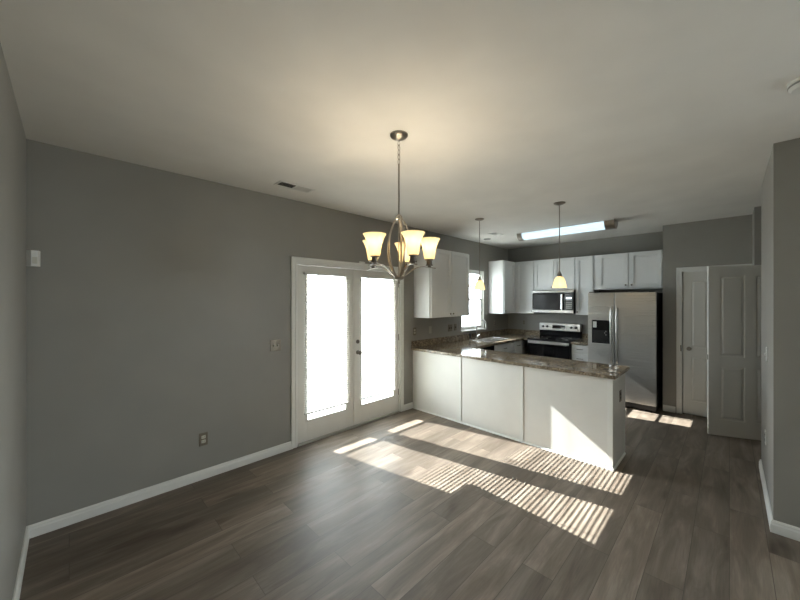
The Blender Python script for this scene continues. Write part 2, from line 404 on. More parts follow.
# panelled interior doors
def panel_leaf(name, w, h, T, thick=.035, mt=None):
    """slab with four raised panels, both faces; local u 0..w, n 0..thick (front 0)"""
    g = G(T); st = .105 if w > .7 else .085; md = .095 if w > .7 else .075
    pw = (w - 2 * st - md) / 2; zr = [(.19, .83), (.95, h - .12)]
    g.box(0, .010, 0, w, thick - .010, h)
    for n0, n1 in ((0, .010), (thick - .010, thick)):
        g.box(0, n0, 0, st, n1, h); g.box(w - st, n0, 0, w, n1, h); g.box(st + pw, n0, 0, w - st - pw, n1, h)
        for k in range(2):
            a = st + k * (pw + md)
            g.box(a, n0, 0, a + pw, n1, zr[0][0]); g.box(a, n0, zr[0][1], a + pw, n1, zr[1][0]); g.box(a, n0, zr[1][1], a + pw, n1, h)
    for sgn in (0, 1):
        for k in range(2):
            a = st + k * (pw + md)
            for z0, z1 in zr:
                i1, i2 = .014, .034
                # raised field: frustum
                t = bmesh.new(); base = .010 if sgn == 0 else thick - .010; top = .0015 if sgn == 0 else thick - .0015
                A = [t.verts.new((x, base, z)) for x, z in ((a + i1, z0 + i1), (a + pw - i1, z0 + i1), (a + pw - i1, z1 - i1), (a + i1, z1 - i1))]
                B = [t.verts.new((x, top, z)) for x, z in ((a + i2, z0 + i2), (a + pw - i2, z0 + i2), (a + pw - i2, z1 - i2), (a + i2, z1 - i2))]
                t.faces.new(B)
                for q in range(4): j = (q + 1) % 4; t.faces.new((A[q], A[j], B[j], B[q]))
                g._put(t)
    return g
d3 = struct(panel_leaf('door_3', PY1 - PY0 - .004, 2.02, lambda u, n, z: (PX + .02 + n, PY1 - .002 - u, z + .014)).make('door_3', M['door']), 'closed narrow white panelled door right of the fridge', 'door')
k = G(); k.lathe([(0, .0), (.026, 0), (.026, .006), (.011, .010), (.011, .035), (.024, .042), (.027, .052), (.022, .062), (0, .064)], seg=20, axis='x')
for v in k.bm.verts: v.co = Vector((PX + .02 - v.co.x, .405 + v.co.y, .945 + v.co.z))
k.make('knob', M['nickel'], d3, True)
G().box(PX - .0185, PY1 + .012, .90, PX - .017, PY1 + .024, .99).make('strike_plate', M['dark_nickel'], bpy.data.objects['trim_2'])
# open door, its free edge towards the kitchen
oa = Vector((5.472, .179)); ob_dir = Vector((.37, -.93)).normalized(); on = Vector((ob_dir.y, -ob_dir.x))  # normal away...
if on.dot(oa) > 0: on = -on
T4 = lambda u, n, z: (oa.x + ob_dir.x * u - on.x * n, oa.y + ob_dir.y * u - on.y * n, z + .012)
d4 = struct(panel_leaf('door_4', .76, 2.03, T4).make('door_4', M['door']), 'open beige panelled door standing out into the kitchen passage', 'door')
G(T4).box(-.0015, .004, .9, 0, .031, .96).make('latch_plate', M['nickel'], d4)
k = G(T4)
k.lathe([(0, -.0), (.026, -0.), (.026, -.006), (.011, -.010), (.011, -.035), (.024, -.042), (.027, -.052), (.022, -.062), (0, -.064)], c=(.70, 0, .93), seg=20, axis='y')
for z in (.2, 1.0, 1.8): G(T4).box(.757, .0, z, .765, .035, z + .09).make('hinge', M['nickel'], d4)
k.bm.free()

# exterior: patio slab and an added block shaped to cast shade on the left door
struct(G().box(-14, 3.56, -.25, 20, 26, -.14).make('ground', M['ground']), 'pale ground outside the glazed doors', 'ground')
struct(G().box(-14, -20, -.25, 20, -4.15, -.14).box(6.9, -4.15, -.25, 20, 3.56, -.14).make('ground_2', M['ground']))
DY = 1.2; sx = -.285 / 1.465 * DY; sz = DY / 1.465
g = G(); g.prism([(x + sx, z + sz) for x, z in ((2.17, 1.27), (2.14, 1.235), (1.55, 1.235), (1.30, 1.5), (1.30, 2.3), (1.78, 2.3), (1.955, 1.86))], YN + DY - .05, YN + DY + .05)
g.box(.6, YN + TW, -.14, 1.15, YN + DY + .6, 3.1)
struct(g.make('shadow_block', M['blocker']), 'added outside block shaped to shade the left glazed door', 'shade block')

# ---------------------------------------------------------------- blinds
def blind(x0, x1, wx, wz, label):
    t = thing('window_blind', label, 'blind', ((x0 + x1) / 2, 3.40, 1.93), 'blinds on the double doors')
    G().box(x0, 3.383, 1.925, x1, 3.418, 1.953, .002).make('headrail', M['white'], t)
    g = G(); yc = 3.4; th = math.radians(17); p = .0262; z = .376; w = .0150
    while z < 1.918:
        dy, dz = w * math.cos(th), w * math.sin(th); tz = .0005
        pts = [(yc + dy, z + dz), (yc + .003, z + .0028), (yc - dy, z - dz)]  # outer high, crowned, inner low
        t_ = bmesh.new(); rows = []
        for (yy, zz) in pts: rows.append([t_.verts.new((x0 + .004, yy, zz)), t_.verts.new((x1 - .004, yy, zz)), t_.verts.new((x1 - .004, yy, zz - tz)), t_.verts.new((x0 + .004, yy, zz - tz))])
        for A, B in zip(rows, rows[1:]):
            for q in range(4): j = (q + 1) % 4; t_.faces.new((A[q], A[j], B[j], B[q]))
        t_.faces.new(rows[0]); t_.faces.new(rows[-1]); g._put(t_); z += p
    g.make('slats', M['slat'], t)
    G().box(x0 + .002, 3.386, .335, x1 - .002, 3.414, .357, .002).make('bottom_rail', M['white'], t)
    g = G()
    for fx in (.12, .88):
        xx = x0 + (x1 - x0) * fx
        for yy in (3.3865, 3.4135): g.box(xx - .0006, yy - .0006, .35, xx + .0006, yy + .0006, 1.93)
    g.make('ladder_cord', M['white'], t)
    G().tube([(wx, 3.379, 1.93), (wx, 3.376, 1.9), (wx, 3.375, wz)], .0035, 8).make('wand', M['plate'], t, True)
    return t
blind(1.875, 2.520, 2.045, 1.535, 'white slatted blind covering the left glazed door')
blind(2.678, 3.335, 2.795, 1.43, 'white slatted blind covering the right glazed door beside the knob')

# ---------------------------------------------------------------- wall and ceiling fittings
def plate(T, u, z, kind, label, mats=('plate', 'offwhite'), gang=1, base=None, w=None, group=None):
    """electrical plate centred on (u,z) of a wall face given by T(u,n,z)"""
    hw, hh = (w or (.035 + .023 * (gang - 1))), .058
    nm = {'outlet': 'wall_outlet', 'switch': 'light_switch', 'blank': 'blank_wall_plate'}[kind]
    t = thing(nm, label, {'outlet': 'outlet', 'switch': 'switch', 'blank': 'wall plate'}[kind], T(u, 0, z), group)
    G(T).box(u - hw, 0, z - hh, u + hw, .006, z + hh, .002).make('cover_plate', M[mats[0]], t)
    for k in range(gang):
        uc = u + (k - (gang - 1) / 2) * .046
        if kind == 'outlet':
            for dz in (-.02, .02):
                so = G(T).box(uc - .017, .005, z + dz - .014, uc + .017, .0085, z + dz + .014, .003).make('socket', M[mats[1]], t)
                s = G(T)
                for du in (-.007, .006): s.box(uc + du, .008, z + dz - .004, uc + du + .002, .0089, z + dz + .006)
                s.make('slots', M['slot'], so)
        elif kind == 'switch':
            G(T).box(uc - .005, .005, z - .012, uc + .005, .016, z + .010, .002).make('toggle', M[mats[1]], t)
    return t
TE = lambda u, n, z: (XB - n, u, z)
TR = lambda u, n, z: (u, -.22 + n, z)
plate(TN, 1.545, 1.155, 'switch', 'double light switch with metal plate left of the glazed doors', gang=2)
plate(TN, .868, .363, 'outlet', 'low wall outlet with dark metal plate above the long baseboard')
plate(TN, 3.73, 1.155, 'outlet', 'dark wall outlet nearest the glazed doors, above the counter end')
plate(TN, 4.10, 1.155, 'blank', 'blank painted wall plate under the left upper cabinet', ('plate_paint', 'plate_paint'))
plate(TN, 4.64, 1.155, 'switch', 'double grey light switch under the right part of the upper cabinet', ('plate', 'slot'), gang=2)
plate(TN, 4.79, 1.16, 'switch', 'single grey light switch just left of the kitchen window', ('plate', 'slot'))
plate(TN, 6.17, 1.16, 'outlet', 'wall outlet right of the kitchen window, under the corner cabinet', ('wall', 'black'))
plate(TE, 3.05, 1.17, 'outlet', 'grey wall outlet on the kitchen wall left of the range', ('wall', 'plate'))
plate(TR, 4.05, 1.19, 'switch', 'white light switch on the right wall corner', ('white', 'white'))
plate(TR, 4.18, .47, 'outlet', 'low outlet near the floor on the right wall corner', ('white', 'wall'))

# corner motion sensor
t = thing('motion_sensor', 'small white motion sensor in the upper left wall corner', 'sensor', (XL + .02, YN - .03, 1.92))
g = G(); g.prism([(XL + .002, YN - .001), (XL + .002, YN - .03), (XL + .025, YN - .052), (XL + .058, YN - .045), (XL + .066, YN - .02), (XL + .066, YN - .001)], 1.868, 1.975, 'z')
g.make('sensor_body', M['white'], t)
G().prism([(XL + .030, YN - .0535), (XL + .054, YN - .0485), (XL + .054, YN - .046), (XL + .030, YN - .050)], 1.885, 1.93, 'z').make('lens', M['offwhite'], t)
t = thing('door_contact', 'tiny white contact sensor resting on top of the door casing', 'sensor', (2.70, YN, 2.118))
G().box(2.66, YN - .022, 2.1165, 2.735, YN, 2.138, .004).make('sensor_body', M['white'], t)
G().box(2.738, YN - .016, 2.1165, 2.752, YN, 2.134, .002).make('magnet', M['white'], t)

def vent(x0, y0, x1, y1, label, two=True):
    t = thing('air_vent', label, 'air vent', ((x0 + x1) / 2, (y0 + y1) / 2, H))
    g = G(); f = .02; z0, z1 = H - .007, H
    g.box(x0, y0, z0, x1, y0 + f, z1, .002); g.box(x0, y1 - f, z0, x1, y1, z1, .002); g.box(x0, y0 + f, z0, x0 + f, y1 - f, z1, .002); g.box(x1 - f, y0 + f, z0, x1, y1 - f, z1, .002)
    g.box((x0 + x1) / 2 - .006, y0 + f, z0, (x0 + x1) / 2 + .006, y1 - f, z1)
    g.make('frame', M['white'], t)
    G().box(x0 + f, y0 + f, H - .001, x1 - f, y1 - f, H - .0002).make('duct_opening', M['slot'], t)
    for half, sg in ((0, 1), (1, -1)):
        s = G(); a0 = x0 + f if half == 0 else (x0 + x1) / 2 + .006; a1 = (x0 + x1) / 2 - .006 if half == 0 else x1 - f
        n = 9
        for k in range(n):
            xx = a0 + (a1 - a0) * (k + .5) / n
            s.prism([(xx - .006 * sg, H - .008), (xx - .005 * sg, H - .008), (xx + .005 * sg, H - .001), (xx + .004 * sg, H - .001)], y0 + f, y1 - f, 'y')
        s.make('louvres', M['white'], t)
    return t
vent(1.375, 2.925, 1.735, 3.075, 'rectangular white ceiling vent near the long wall')
vent(4.92, 2.70, 5.20, 2.85, 'small rectangular ceiling vent in the kitchen between the pendants')
t = thing('ceiling_cover', 'small round grey cover on the kitchen ceiling beside the vent', 'ceiling cover', (5.34, 3.10, H))
G().lathe([(0, H - .014), (.05, H - .014), (.062, H - .008), (.066, H), (0, H)], (5.34, 3.10, 0), 24).make('cover', M['grey_cover'], t, True)
cx, cy = 2.612, -.280
t = thing('smoke_detector', 'round white smoke detector on the ceiling at the right edge', 'smoke detector', (cx, cy, H))
G().lathe([(0, H), (.072, H), (.072, H - .010), (.066, H - .012), (.066, H - .030), (.056, H - .042), (0, H - .045)], (cx, cy, 0), 40).make('housing', M['white'], t, True)
G().lathe([(.0665, H - .016), (.069, H - .018), (.069, H - .024), (.0665, H - .026)], (cx, cy, 0), 40).make('vent_ring', M['grey_cover'], t, True)
G().lathe([(0, H - .0455), (.012, H - .0455), (.012, H - .049), (0, H - .05)], (cx - .02, cy + .01, 0), 16).make('test_button', M['grey_cover'], t, True)

# ---------------------------------------------------------------- lamps
def point(name, loc, e, col, r, parent):
    d = bpy.data.lights.new(name, 'POINT'); d.energy = e; d.color = col; d.shadow_soft_size = r
    o = bpy.data.objects.new(name, d); C.objects.link(o)
    off = Vector((0, 0, 0)); q = parent
    while q is not None: off += q.location; q = q.parent
    o.location = Vector(loc) - off; o.parent = parent; return o
cx, cy = 1.556, 1.563
ch = thing('chandelier', 'brushed nickel chandelier with five lit cream glass shades', 'chandelier', (cx, cy, H))
G().lathe([(0, H), (.060, H), (.060, H - .008), (.050, H - .020), (.022, H - .034), (.010, H - .040), (0, H - .040)], (cx, cy, 0), 36).make('canopy', M['nickel'], ch, True)
g = G(); zz = H - .040
for i in range(5):
    hh, ww = .019, .009; pts = []
    for k in range(16):
        a = 2 * PI * k / 16; l = ww * math.cos(a); pts.append((cx + (l if i % 2 else 0), cy + (0 if i % 2 else l), zz - hh * .85 + hh * math.sin(a)))
    g.tube(pts, .0022, 6, loop=True); zz -= .031
g.make('chain', M['nickel'], ch, True)
G().tube([(cx, cy, 2.545), (cx, cy, 2.19)], .0065, 12).make('rod', M['nickel'], ch, True)
G().lathe([(0, 2.205), (.012, 2.205), (.022, 2.192), (.024, 2.180), (.016, 2.172), (0, 2.17)], (cx, cy, 0), 24).make('top_hub', M['nickel'], ch, True)
G().tube([(cx, cy, 2.18), (cx, cy, 1.78)], .0045, 10).make('core_rod', M['nickel'], ch, True)
G().lathe([(0, 1.742), (.006, 1.744), (.009, 1.752), (.006, 1.760), (.012, 1.766), (.030, 1.774), (.036, 1.786), (.024, 1.798), (0, 1.80)], (cx, cy, 0), 28).make('bottom_hub', M['nickel'], ch, True)
zs = 1.905
for k in range(5):
    a = math.radians(250 + 72 * k); ca, sa = math.cos(a), math.sin(a)
    R3 = lambda r, z: (cx + r * ca, cy + r * sa, z)
    path = smoothpath([R3(.016, 2.188), R3(.040, 2.150), R3(.072, 2.08), (R3(.088, 1.99)), R3(.078, 1.90), R3(.045, 1.825), R3(.018, 1.785)], 6)
    G().tube(path, .01, 8, flat=(.0085, .0035, (-sa, ca, 0))).make('rib', M['nickel'], ch, True)
    path = smoothpath([R3(.018, 1.785), R3(.06, 1.812), R3(.105, 1.845), R3(.155, 1.861), R3(.205, 1.857), R3(.250, 1.850)], 6)
    arm = G().tube(path, .01, 8, flat=(.008, .0035, (-sa, ca, 0))).make('arm', M['nickel'], ch, True)
    c3 = (cx + .207 * ca, cy + .207 * sa, 0)
    G().lathe([(0, 1.858), (.012, 1.858), (.012, 1.866), (.024, 1.868), (.024, 1.874), (.019, 1.876), (.019, 1.902), (.030, 1.906), (.030, 1.911), (0, 1.911)], c3, 24).make('socket', M['dark_nickel'], ch, True)
    prof = [(.024, 1.909), (.034, 1.914), (.0375, 1.93), (.0405, 1.955), (.0455, 1.985), (.0535, 2.012), (.064, 2.034), (.0735, 2.048)]
    prof = prof + [(r - .003, z - .0005) for r, z in prof[::-1]]
    sh = G().lathe(prof, c3, 32).make('lamp_shade', M['shade'], ch, True)
    bl = G().lathe([(0, 1.912), (.010, 1.914), (.011, 1.935), (.021, 1.955), (.024, 1.972), (.018, 1.990), (0, 1.998)], c3, 16).make('bulb', M['bulb'], ch, True)
    point('bulb_light', (c3[0], c3[1], 2.015), .55, (1.0, .86, .66), .025, bl)

def pendant(x, y, label):
    t = thing('pendant_lamp', label, 'pendant lamp', (x, y, H), 'pendant lamps over the peninsula')
    G().lathe([(0, H), (.062, H), (.060, H - .008), (.040, H - .018), (.012, H - .026), (0, H - .026)], (x, y, 0), 32).make('canopy', M['nickel'], t, True)
    G().tube([(x, y, H - .02), (x, y, 1.95)], .0055, 10).make('rod', M['nickel'], t, True)
    G().lathe([(0, 1.965), (.008, 1.963), (.012, 1.95), (.022, 1.93), (.028, 1.908), (.026, 1.900), (0, 1.90)], (x, y, 0), 24).make('socket', M['nickel'], t, True)
    prof = [(.020, 1.905), (.038, 1.896), (.052, 1.872), (.062, 1.840), (.070, 1.805), (.077, 1.775)]
    prof += [(r - .003, z) for r, z in prof[::-1]]
    G().lathe(prof, (x, y, 0), 32).make('lamp_shade', M['shade'], t, True)
    b = G().lathe([(0, 1.90), (.012, 1.895), (.013, 1.87), (.022, 1.845), (.024, 1.825), (.015, 1.805), (0, 1.80)], (x, y, 0), 16).make('bulb', M['bulb'], t, True)
    point('bulb_light', (x, y, 1.79), .4, (1.0, .86, .66), .02, b)
pendant(3.95, 2.41, 'pendant lamp with cream glass shade hanging before the kitchen window')
pendant(3.942, 1.369, 'pendant lamp with cream glass shade hanging before the microwave')

t = thing('ceiling_light', 'long lit ceiling light with pale blue diffuser and nickel end caps', 'ceiling light', (5.34, 1.77, H))
LX, LW, LD = 5.34, .115, .105
def half(y0, y1, w, d, g):
    t_ = [(LX + w * math.cos(a), H - .012 - d * math.sin(a)) for a in [PI * k / 20 for k in range(21)]]
    g.prism(t_, y0, y1, 'y')
G().box(LX - .11, 1.11, H - .013, LX + .11, 2.49, H, .002).make('mounting_plate', M['white'], t)
g = G(); half(1.23, 2.41, .108, LD - .01, g); g.make('diffuser', M['fluor'], t, True)
for y0, y1 in ((1.11, 1.23), (2.41, 2.49)):
    g = G(); half(y0, y1, LW, LD, g); g.make('end_cap', M['nickel'], t, True)

# ---------------------------------------------------------------- cabinets
def knob(T, u, z, parent, m='dark_nickel', n0=.019):
    g = G(T); g.lathe([(0, n0 + .022), (.008, n0 + .021), (.0125, n0 + .016), (.011, n0 + .010), (.005, n0 + .007), (.005, n0)], (u, 0, z), 14, axis='y'); return g.make('knob', M[m], parent, True)
def cab_door(T, u0, u1, z0, z1, parent, kn=None, name='cabinet_door', fr=.055):
    g = G(T); n1 = .022
    g.box(u0, .001, z0, u0 + fr, n1, z1, .0015); g.box(u1 - fr, .001, z0, u1, n1, z1, .0015)
    g.box(u0 + fr, .001, z0, u1 - fr, n1, z0 + fr, .0015); g.box(u0 + fr, .001, z1 - fr, u1 - fr, n1, z1, .0015)
    g.box(u0 + fr - .001, .001, z0 + fr - .001, u1 - fr + .001, .007, z1 - fr + .001)
    i = fr + .001; w = .010
    for a, b, c, d in ((u0 + i, z0 + i, u0 + i + w, z1 - i), (u1 - i - w, z0 + i, u1 - i, z1 - i), (u0 + i + w, z0 + i, u1 - i - w, z0 + i + w), (u0 + i + w, z1 - i - w, u1 - i - w, z1 - i)):
        g.box(a, .006, b, c, .015, d, .001)
    o = g.make(name, M['cab'], parent)
    if kn == 'L': knob(T, u0 + .03, z0 + .045, o)
    if kn == 'R': knob(T, u1 - .03, z0 + .045, o)
    return o
def drawer(T, u0, u1, z0, z1, parent, pull=True):
    g = G(T); g.box(u0, .001, z0, u1, .019, z1, .003)
    g.box(u0 + .018, .019, z0 + .018, u1 - .018, .0205, z1 - .018, .001)
    o = g.make('drawer', M['cab'], parent); uc, zc = (u0 + u1) / 2, (z0 + z1) / 2
    if pull:
        G(T).tube([(uc - .045, .019, zc), (uc - .045, .038, zc), (uc - .035, .043, zc), (uc + .035, .043, zc), (uc + .045, .038, zc), (uc + .045, .019, zc)], .0045, 8).make('pull', M['dark_nickel'], o, True)
    return o
Zb, Zt = 1.370, 2.408
TU = lambda u, n, z: (u, 3.10 - n, z)     # upper fronts on the door wall (face frame plane)
# left upper cabinet
t = thing('wall_cabinet', 'white two-door upper cabinet between the glazed doors and the kitchen window', 'cabinet', (4.20, YN, Zb))
G().box(3.715, 3.10, Zb, 4.735, YN - .001, Zt, .0015).make('body', M['cab'], t)
cab_door(TU, 3.735, 4.222, Zb + .006, Zt - .012, t, 'R'); cab_door(TU, 4.236, 4.727, Zb + .006, Zt - .012, t, 'L')
# right of the window, to the corner
t = thing('wall_cabinet', 'white upper cabinet right of the kitchen window with bright side panel', 'cabinet', (6.16, YN, Zb))
G().box(5.925, 3.10, Zb, 6.738, YN - .001, Zt, .0015).make('body', M['cab'], t)
cab_door(TU, 5.945, 6.375, Zb + .006, Zt - .012, t, 'L')
TB = lambda u, n, z: (6.43 - n, u, z)     # upper fronts on the kitchen wall
t = thing('wall_cabinet', 'white upper cabinet in the kitchen corner left of the microwave', 'cabinet', (XB, 2.9, Zb))
G().box(6.43, 2.705, Zb, 6.738, 3.098, Zt, .0015).make('body', M['cab'], t)
cab_door(TB, 2.715, 3.065, Zb + .006, Zt - .012, t, 'L')
t = thing('wall_cabinet', 'white two-door upper cabinet directly above the microwave', 'cabinet', (XB, 2.3, 1.83))
G().box(6.43, 1.962, 1.825, 6.738, 2.703, Zt, .0015).make('body', M['cab'], t)
cab_door(TB, 2.337, 2.693, 1.832, Zt - .012, t, 'L'); cab_door(TB, 1.972, 2.329, 1.832, Zt - .012, t, 'R')
t = thing('wall_cabinet', 'narrow tall white upper cabinet between microwave and fridge', 'cabinet', (XB, 1.8, Zb))
G().box(6.43, 1.665, Zb, 6.738, 1.960, Zt, .0015).make('body', M['cab'], t)
cab_door(TB, 1.675, 1.950, Zb + .006, Zt - .012, t, 'R')
t = thing('wall_cabinet', 'wide two-door white upper cabinet above the fridge', 'cabinet', (XB, 1.2, 1.83))
G().box(6.43, .720, 1.815, 6.738, 1.663, Zt, .0015).make('body', M['cab'], t)
cab_door(TB, 1.165, 1.595, 1.835, Zt - .012, t, 'L'); cab_door(TB, .735, 1.145, 1.835, Zt - .012, t, 'R')

# peninsula base
CT, CTH = .915, .035
PXF, PYE = 3.688, .798
t = thing('peninsula_base', 'white panelled peninsula base facing the dining area', 'kitchen peninsula', (3.95, 2.1, 0))
g = G(); g.box(PXF + .006, PYE, .10, 4.25, 2.80, CT - CTH); g.box(PXF + .006, PYE, 0, 4.18, 2.80, .10); g.box(PXF + .006, 2.80, 0, 4.25, YN - .002, CT - CTH)
g.make('body', M['cab'], t)
for a, b in ((.835, 1.672), (1.712, 2.52), (2.56, YN - .002)):
    G().box(PXF, a, .0, PXF + .006, b, CT - CTH - .001).make('back_panel', M['panel'], t)
for a, b in ((1.676, 1.708), (2.524, 2.556)):
    G().box(PXF - .009, a, .0, PXF + .006, b, CT - CTH - .001, .001).make('batten', M['trim'], t)
G().box(PXF - .006, PYE - .007, 0, PXF + .006, .835, CT - CTH - .001, .0015).make('corner_trim', M['trim'], t)
G().box(PXF + .006, PYE - .006, .0, 4.215, PYE, CT - CTH - .001, .001).make('end_panel', M['panel'], t)
g = G()
q = [(0, 0), (.014, 0), (.0125, .008), (.008, .014), (0, .018)]
g.prism([(PXF - .006 - a, z) for a, z in q], PYE - .013, YN - .016, 'y')
g.prism([(PYE - .007 - a, z) for a, z in q], PXF - .013, 4.18, 'x')
g.make('shoe_moulding', M['trim'], t)
# cabinet fronts on the kitchen side
TK = lambda u, n, z: (4.25 + n, u, z)
for a, b in ((.82, 1.45), (1.46, 2.10), (2.11, 2.74)):
    o = cab_door(TK, a, b, .12, .70, t); drawer(TK, a, b, .715, .865, t)
TO = lambda u, n, z: (u, PYE - .006 - n, z)
plate(TO, 3.985, .655, 'outlet', 'dark wall outlet on the peninsula end panel', ('plate', 'slot'))

# sink run: dishwasher, sink base, corner drawers
TS = lambda u, n, z: (u, 2.80 - n, z)
t = thing('dishwasher', 'black dishwasher under the counter beside the sink', 'dishwasher', (4.72, 3.1, 0))
G().box(4.425, 2.815, .10, 5.020, 3.39, .878).make('body', M['black'], t)
G(TS).box(4.427, -.013, .12, 5.018, .02, .76, .004).make('door', M['gloss_black'], t)
G(TS).box(4.427, -.013, .765, 5.018, .022, .875, .004).make('control_panel', M['gloss_black'], t)
G(TS).tube([(4.50, .02, .74), (4.50, .045, .74), (4.94, .045, .74), (4.94, .02, .74)], .008, 8).make('handle', M['steel'], t, True)
G().box(4.43, 2.87, 0, 5.015, 3.3, .10).make('toe_kick', M['black'], t)
t = thing('base_cabinet', 'white sink base cabinet with drawer fronts beneath the window', 'cabinet', (5.6, 3.1, 0))
g = G(); g.box(5.024, 2.80, .10, 6.105, 2.85, .878); g.box(5.024, 3.34, .10, 6.70, 3.408, .878); g.box(5.024, 2.85, .10, 5.04, 3.34, .878); g.box(5.83, 2.85, .10, 6.70, 3.34, .878); g.box(5.04, 2.85, .10, 5.83, 3.34, .12); g.box(5.024, 2.87, 0, 6.105, 3.3, .10)
g.box(4.252, 2.80, 0, 4.423, 3.408, .878)
g.make('body', M['cab'], t)
drawer(TS, 5.035, 5.74, .72, .865, t)
cab_door(TS, 5.035, 5.382, .12, .70, t); cab_door(TS, 5.393, 5.74, .12, .70, t)
for z0, z1 in ((.72, .865), (.535, .705), (.33, .52), (.12, .315)): drawer(TS, 5.765, 6.045, z0, z1, t)
t = thing('base_cabinet', 'white drawer cabinet between the range and the fridge', 'cabinet', (6.4, 1.79, 0))
g = G(); g.box(6.13, 1.655, .10, 6.738, 1.928, .878); g.box(6.20, 1.655, 0, 6.738, 1.928, .10); g.make('body', M['cab'], t)
TD = lambda u, n, z: (6.13 - n, u, z)
for z0, z1 in ((.735, .865), (.56, .72), (.34, .545), (.12, .325)): drawer(TD, 1.665, 1.918, z0, z1, t)

# countertops
t = thing('countertop', 'brown speckled granite worktop over peninsula and sink run', 'countertop', (4.0, 2.0, CT - CTH))
SX0, SX1, SY0, SY1 = 5.06, 5.80, 2.87, 3.27
g = G(); z0, z1 = CT - CTH, CT
t_ = bmesh.new()
def grid_slab(t_, xs, ys, keep):
    V = {}
    def vv(i, j, z):
        k_ = (i, j, z)
        if k_ not in V: V[k_] = t_.verts.new((xs[i], ys[j], z))
        return V[k_]
    K = {(i, j) for i in range(len(xs) - 1) for j in range(len(ys) - 1) if keep((xs[i] + xs[i + 1]) / 2, (ys[j] + ys[j + 1]) / 2)}
    for (i, j) in K:
        t_.faces.new((vv(i, j, z1), vv(i + 1, j, z1), vv(i + 1, j + 1, z1), vv(i, j + 1, z1)))
        t_.faces.new((vv(i, j, z0), vv(i, j + 1, z0), vv(i + 1, j + 1, z0), vv(i + 1, j, z0)))
        for (di, dj, a, b) in ((-1, 0, (i, j), (i, j + 1)), (1, 0, (i + 1, j), (i + 1, j + 1)), (0, -1, (i, j), (i + 1, j)), (0, 1, (i, j + 1), (i + 1, j + 1))):
            if (i + di, j + dj) not in K:
                t_.faces.new((vv(*a, z0), vv(*b, z0), vv(*b, z1), vv(*a, z1)))
def keepf(x, y):
    if SX0 < x < SX1 and SY0 < y < SY1: return False
    if x < 4.285: return y > .763
    if y > 2.765: return True
    return x > 6.105 and y > 2.70
grid_slab(t_, [3.648, 4.285, SX0, SX1, 6.105, 6.738], [.763, 2.70, 2.765, SY0, SY1, YN - .002], keepf)
bmesh.ops.recalc_face_normals(t_, faces=t_.faces[:])
sharp = [e for e in t_.edges if len(e.link_faces) == 2 and e.calc_face_angle(0) > 1 and abs(e.verts[0].co.z - e.verts[1].co.z) < 1e-4]
bmesh.ops.bevel(t_, geom=sharp, offset=.004, segments=2, affect='EDGES')
g._put(t_); g.make('slab', M['granite'], t)
g = G(); g.box(3.66, YN - .022, CT, 6.738, YN - .002, CT + .10, .002); g.box(6.718, 2.70, CT, 6.738, YN - .022, CT + .10, .002)
g.make('backsplash', M['granite'], t)
t = thing('countertop', 'short granite worktop piece between the range and the fridge', 'countertop', (6.4, 1.79, CT - CTH))
G().box(6.095, 1.652, CT - CTH, 6.738, 1.930, CT, .004).make('slab', M['granite'], t)
G().box(6.718, 1.652, CT, 6.738, 1.930, CT + .10, .002).make('backsplash', M['granite'], t)

# sink: two bowls with rim
t = thing('kitchen_sink', 'stainless double-bowl sink set in the granite below the window', 'sink', (5.43, 3.07, CT))
g = G(); xr0, xr1, yr0, yr1 = SX0 - .012, SX1 + .012, SY0 - .012, SY1 + .012; zr = CT + .004; xm2 = (SX0 + SX1) / 2
def bowl(g, x0, x1, y0, y1, zt, zb):
    t_ = bmesh.new(); i = .03
    A = [t_.verts.new((x, y, zt)) for x, y in ((x0, y0), (x1, y0), (x1, y1), (x0, y1))]
    Bq = [t_.verts.new((x, y, zb + .03)) for x, y in ((x0 + .008, y0 + .008), (x1 - .008, y0 + .008), (x1 - .008, y1 - .008), (x0 + .008, y1 - .008))]
    Cq = [t_.verts.new((x, y, zb)) for x, y in ((x0 + i, y0 + i), (x1 - i, y0 + i), (x1 - i, y1 - i), (x0 + i, y1 - i))]
    for P_, Q_ in ((A, Bq), (Bq, Cq)):
        for q in range(4): j = (q + 1) % 4; t_.faces.new((P_[q], P_[j], Q_[j], Q_[q]))
    t_.faces.new(Cq); g._put(t_)
g.box(xr0, yr0, CT + .0005, xr1, SY0 + .018, zr, .001); g.box(xr0, SY1 - .018, CT + .0005, xr1, yr1, zr, .001)
g.box(xr0, SY0 + .018, CT + .0005, SX0 + .018, SY1 - .018, zr, .001); g.box(SX1 - .018, SY0 + .018, CT + .0005, xr1, SY1 - .018, zr, .001)
g.box(xm2 - .014, SY0 + .018, CT + .0005, xm2 + .014, SY1 - .018, zr, .001)
g.make('rim', M['chrome'], t)
for x0, x1 in ((SX0 + .018, xm2 - .014), (xm2 + .014, SX1 - .018)):
    g = G(); bowl(g, x0, x1, SY0 + .018, SY1 - .018, CT + .001, CT - .17); b = g.make('bowl', M['steel'], t)
    G().lathe([(0, CT - .167), (.038, CT - .167), (.042, CT - .169)], ((x0 + x1) / 2, 3.07, 0), 20).make('drain', M['chrome'], b, True)
fx, fy = 5.33, 3.315
t = thing('kitchen_faucet', 'tall gooseneck faucet behind the sink', 'faucet', (fx, fy, CT))
G().lathe([(0, CT + .001), (.030, CT + .001), (.030, CT + .006), (.018, CT + .014), (.016, CT + .05), (.013, CT + .06), (0, CT + .06)], (fx, fy, 0), 24).make('base', M['nickel'], t, True)
pts = [(fx, fy, CT + .05), (fx, fy, CT + .20), (fx, fy, CT + .27)]
for k in range(1, 13):
    a = PI * k / 12; rad = .085; dx_, dy_ = .55, -.835
    pts.append((fx + dx_ * rad * (1 - math.cos(a)), fy + dy_ * rad * (1 - math.cos(a)), CT + .27 + rad * math.sin(a)))
pts.append((pts[-1][0], pts[-1][1], CT + .21))
G().tube(pts, .0115, 12).make('spout', M['chrome'], t, True)
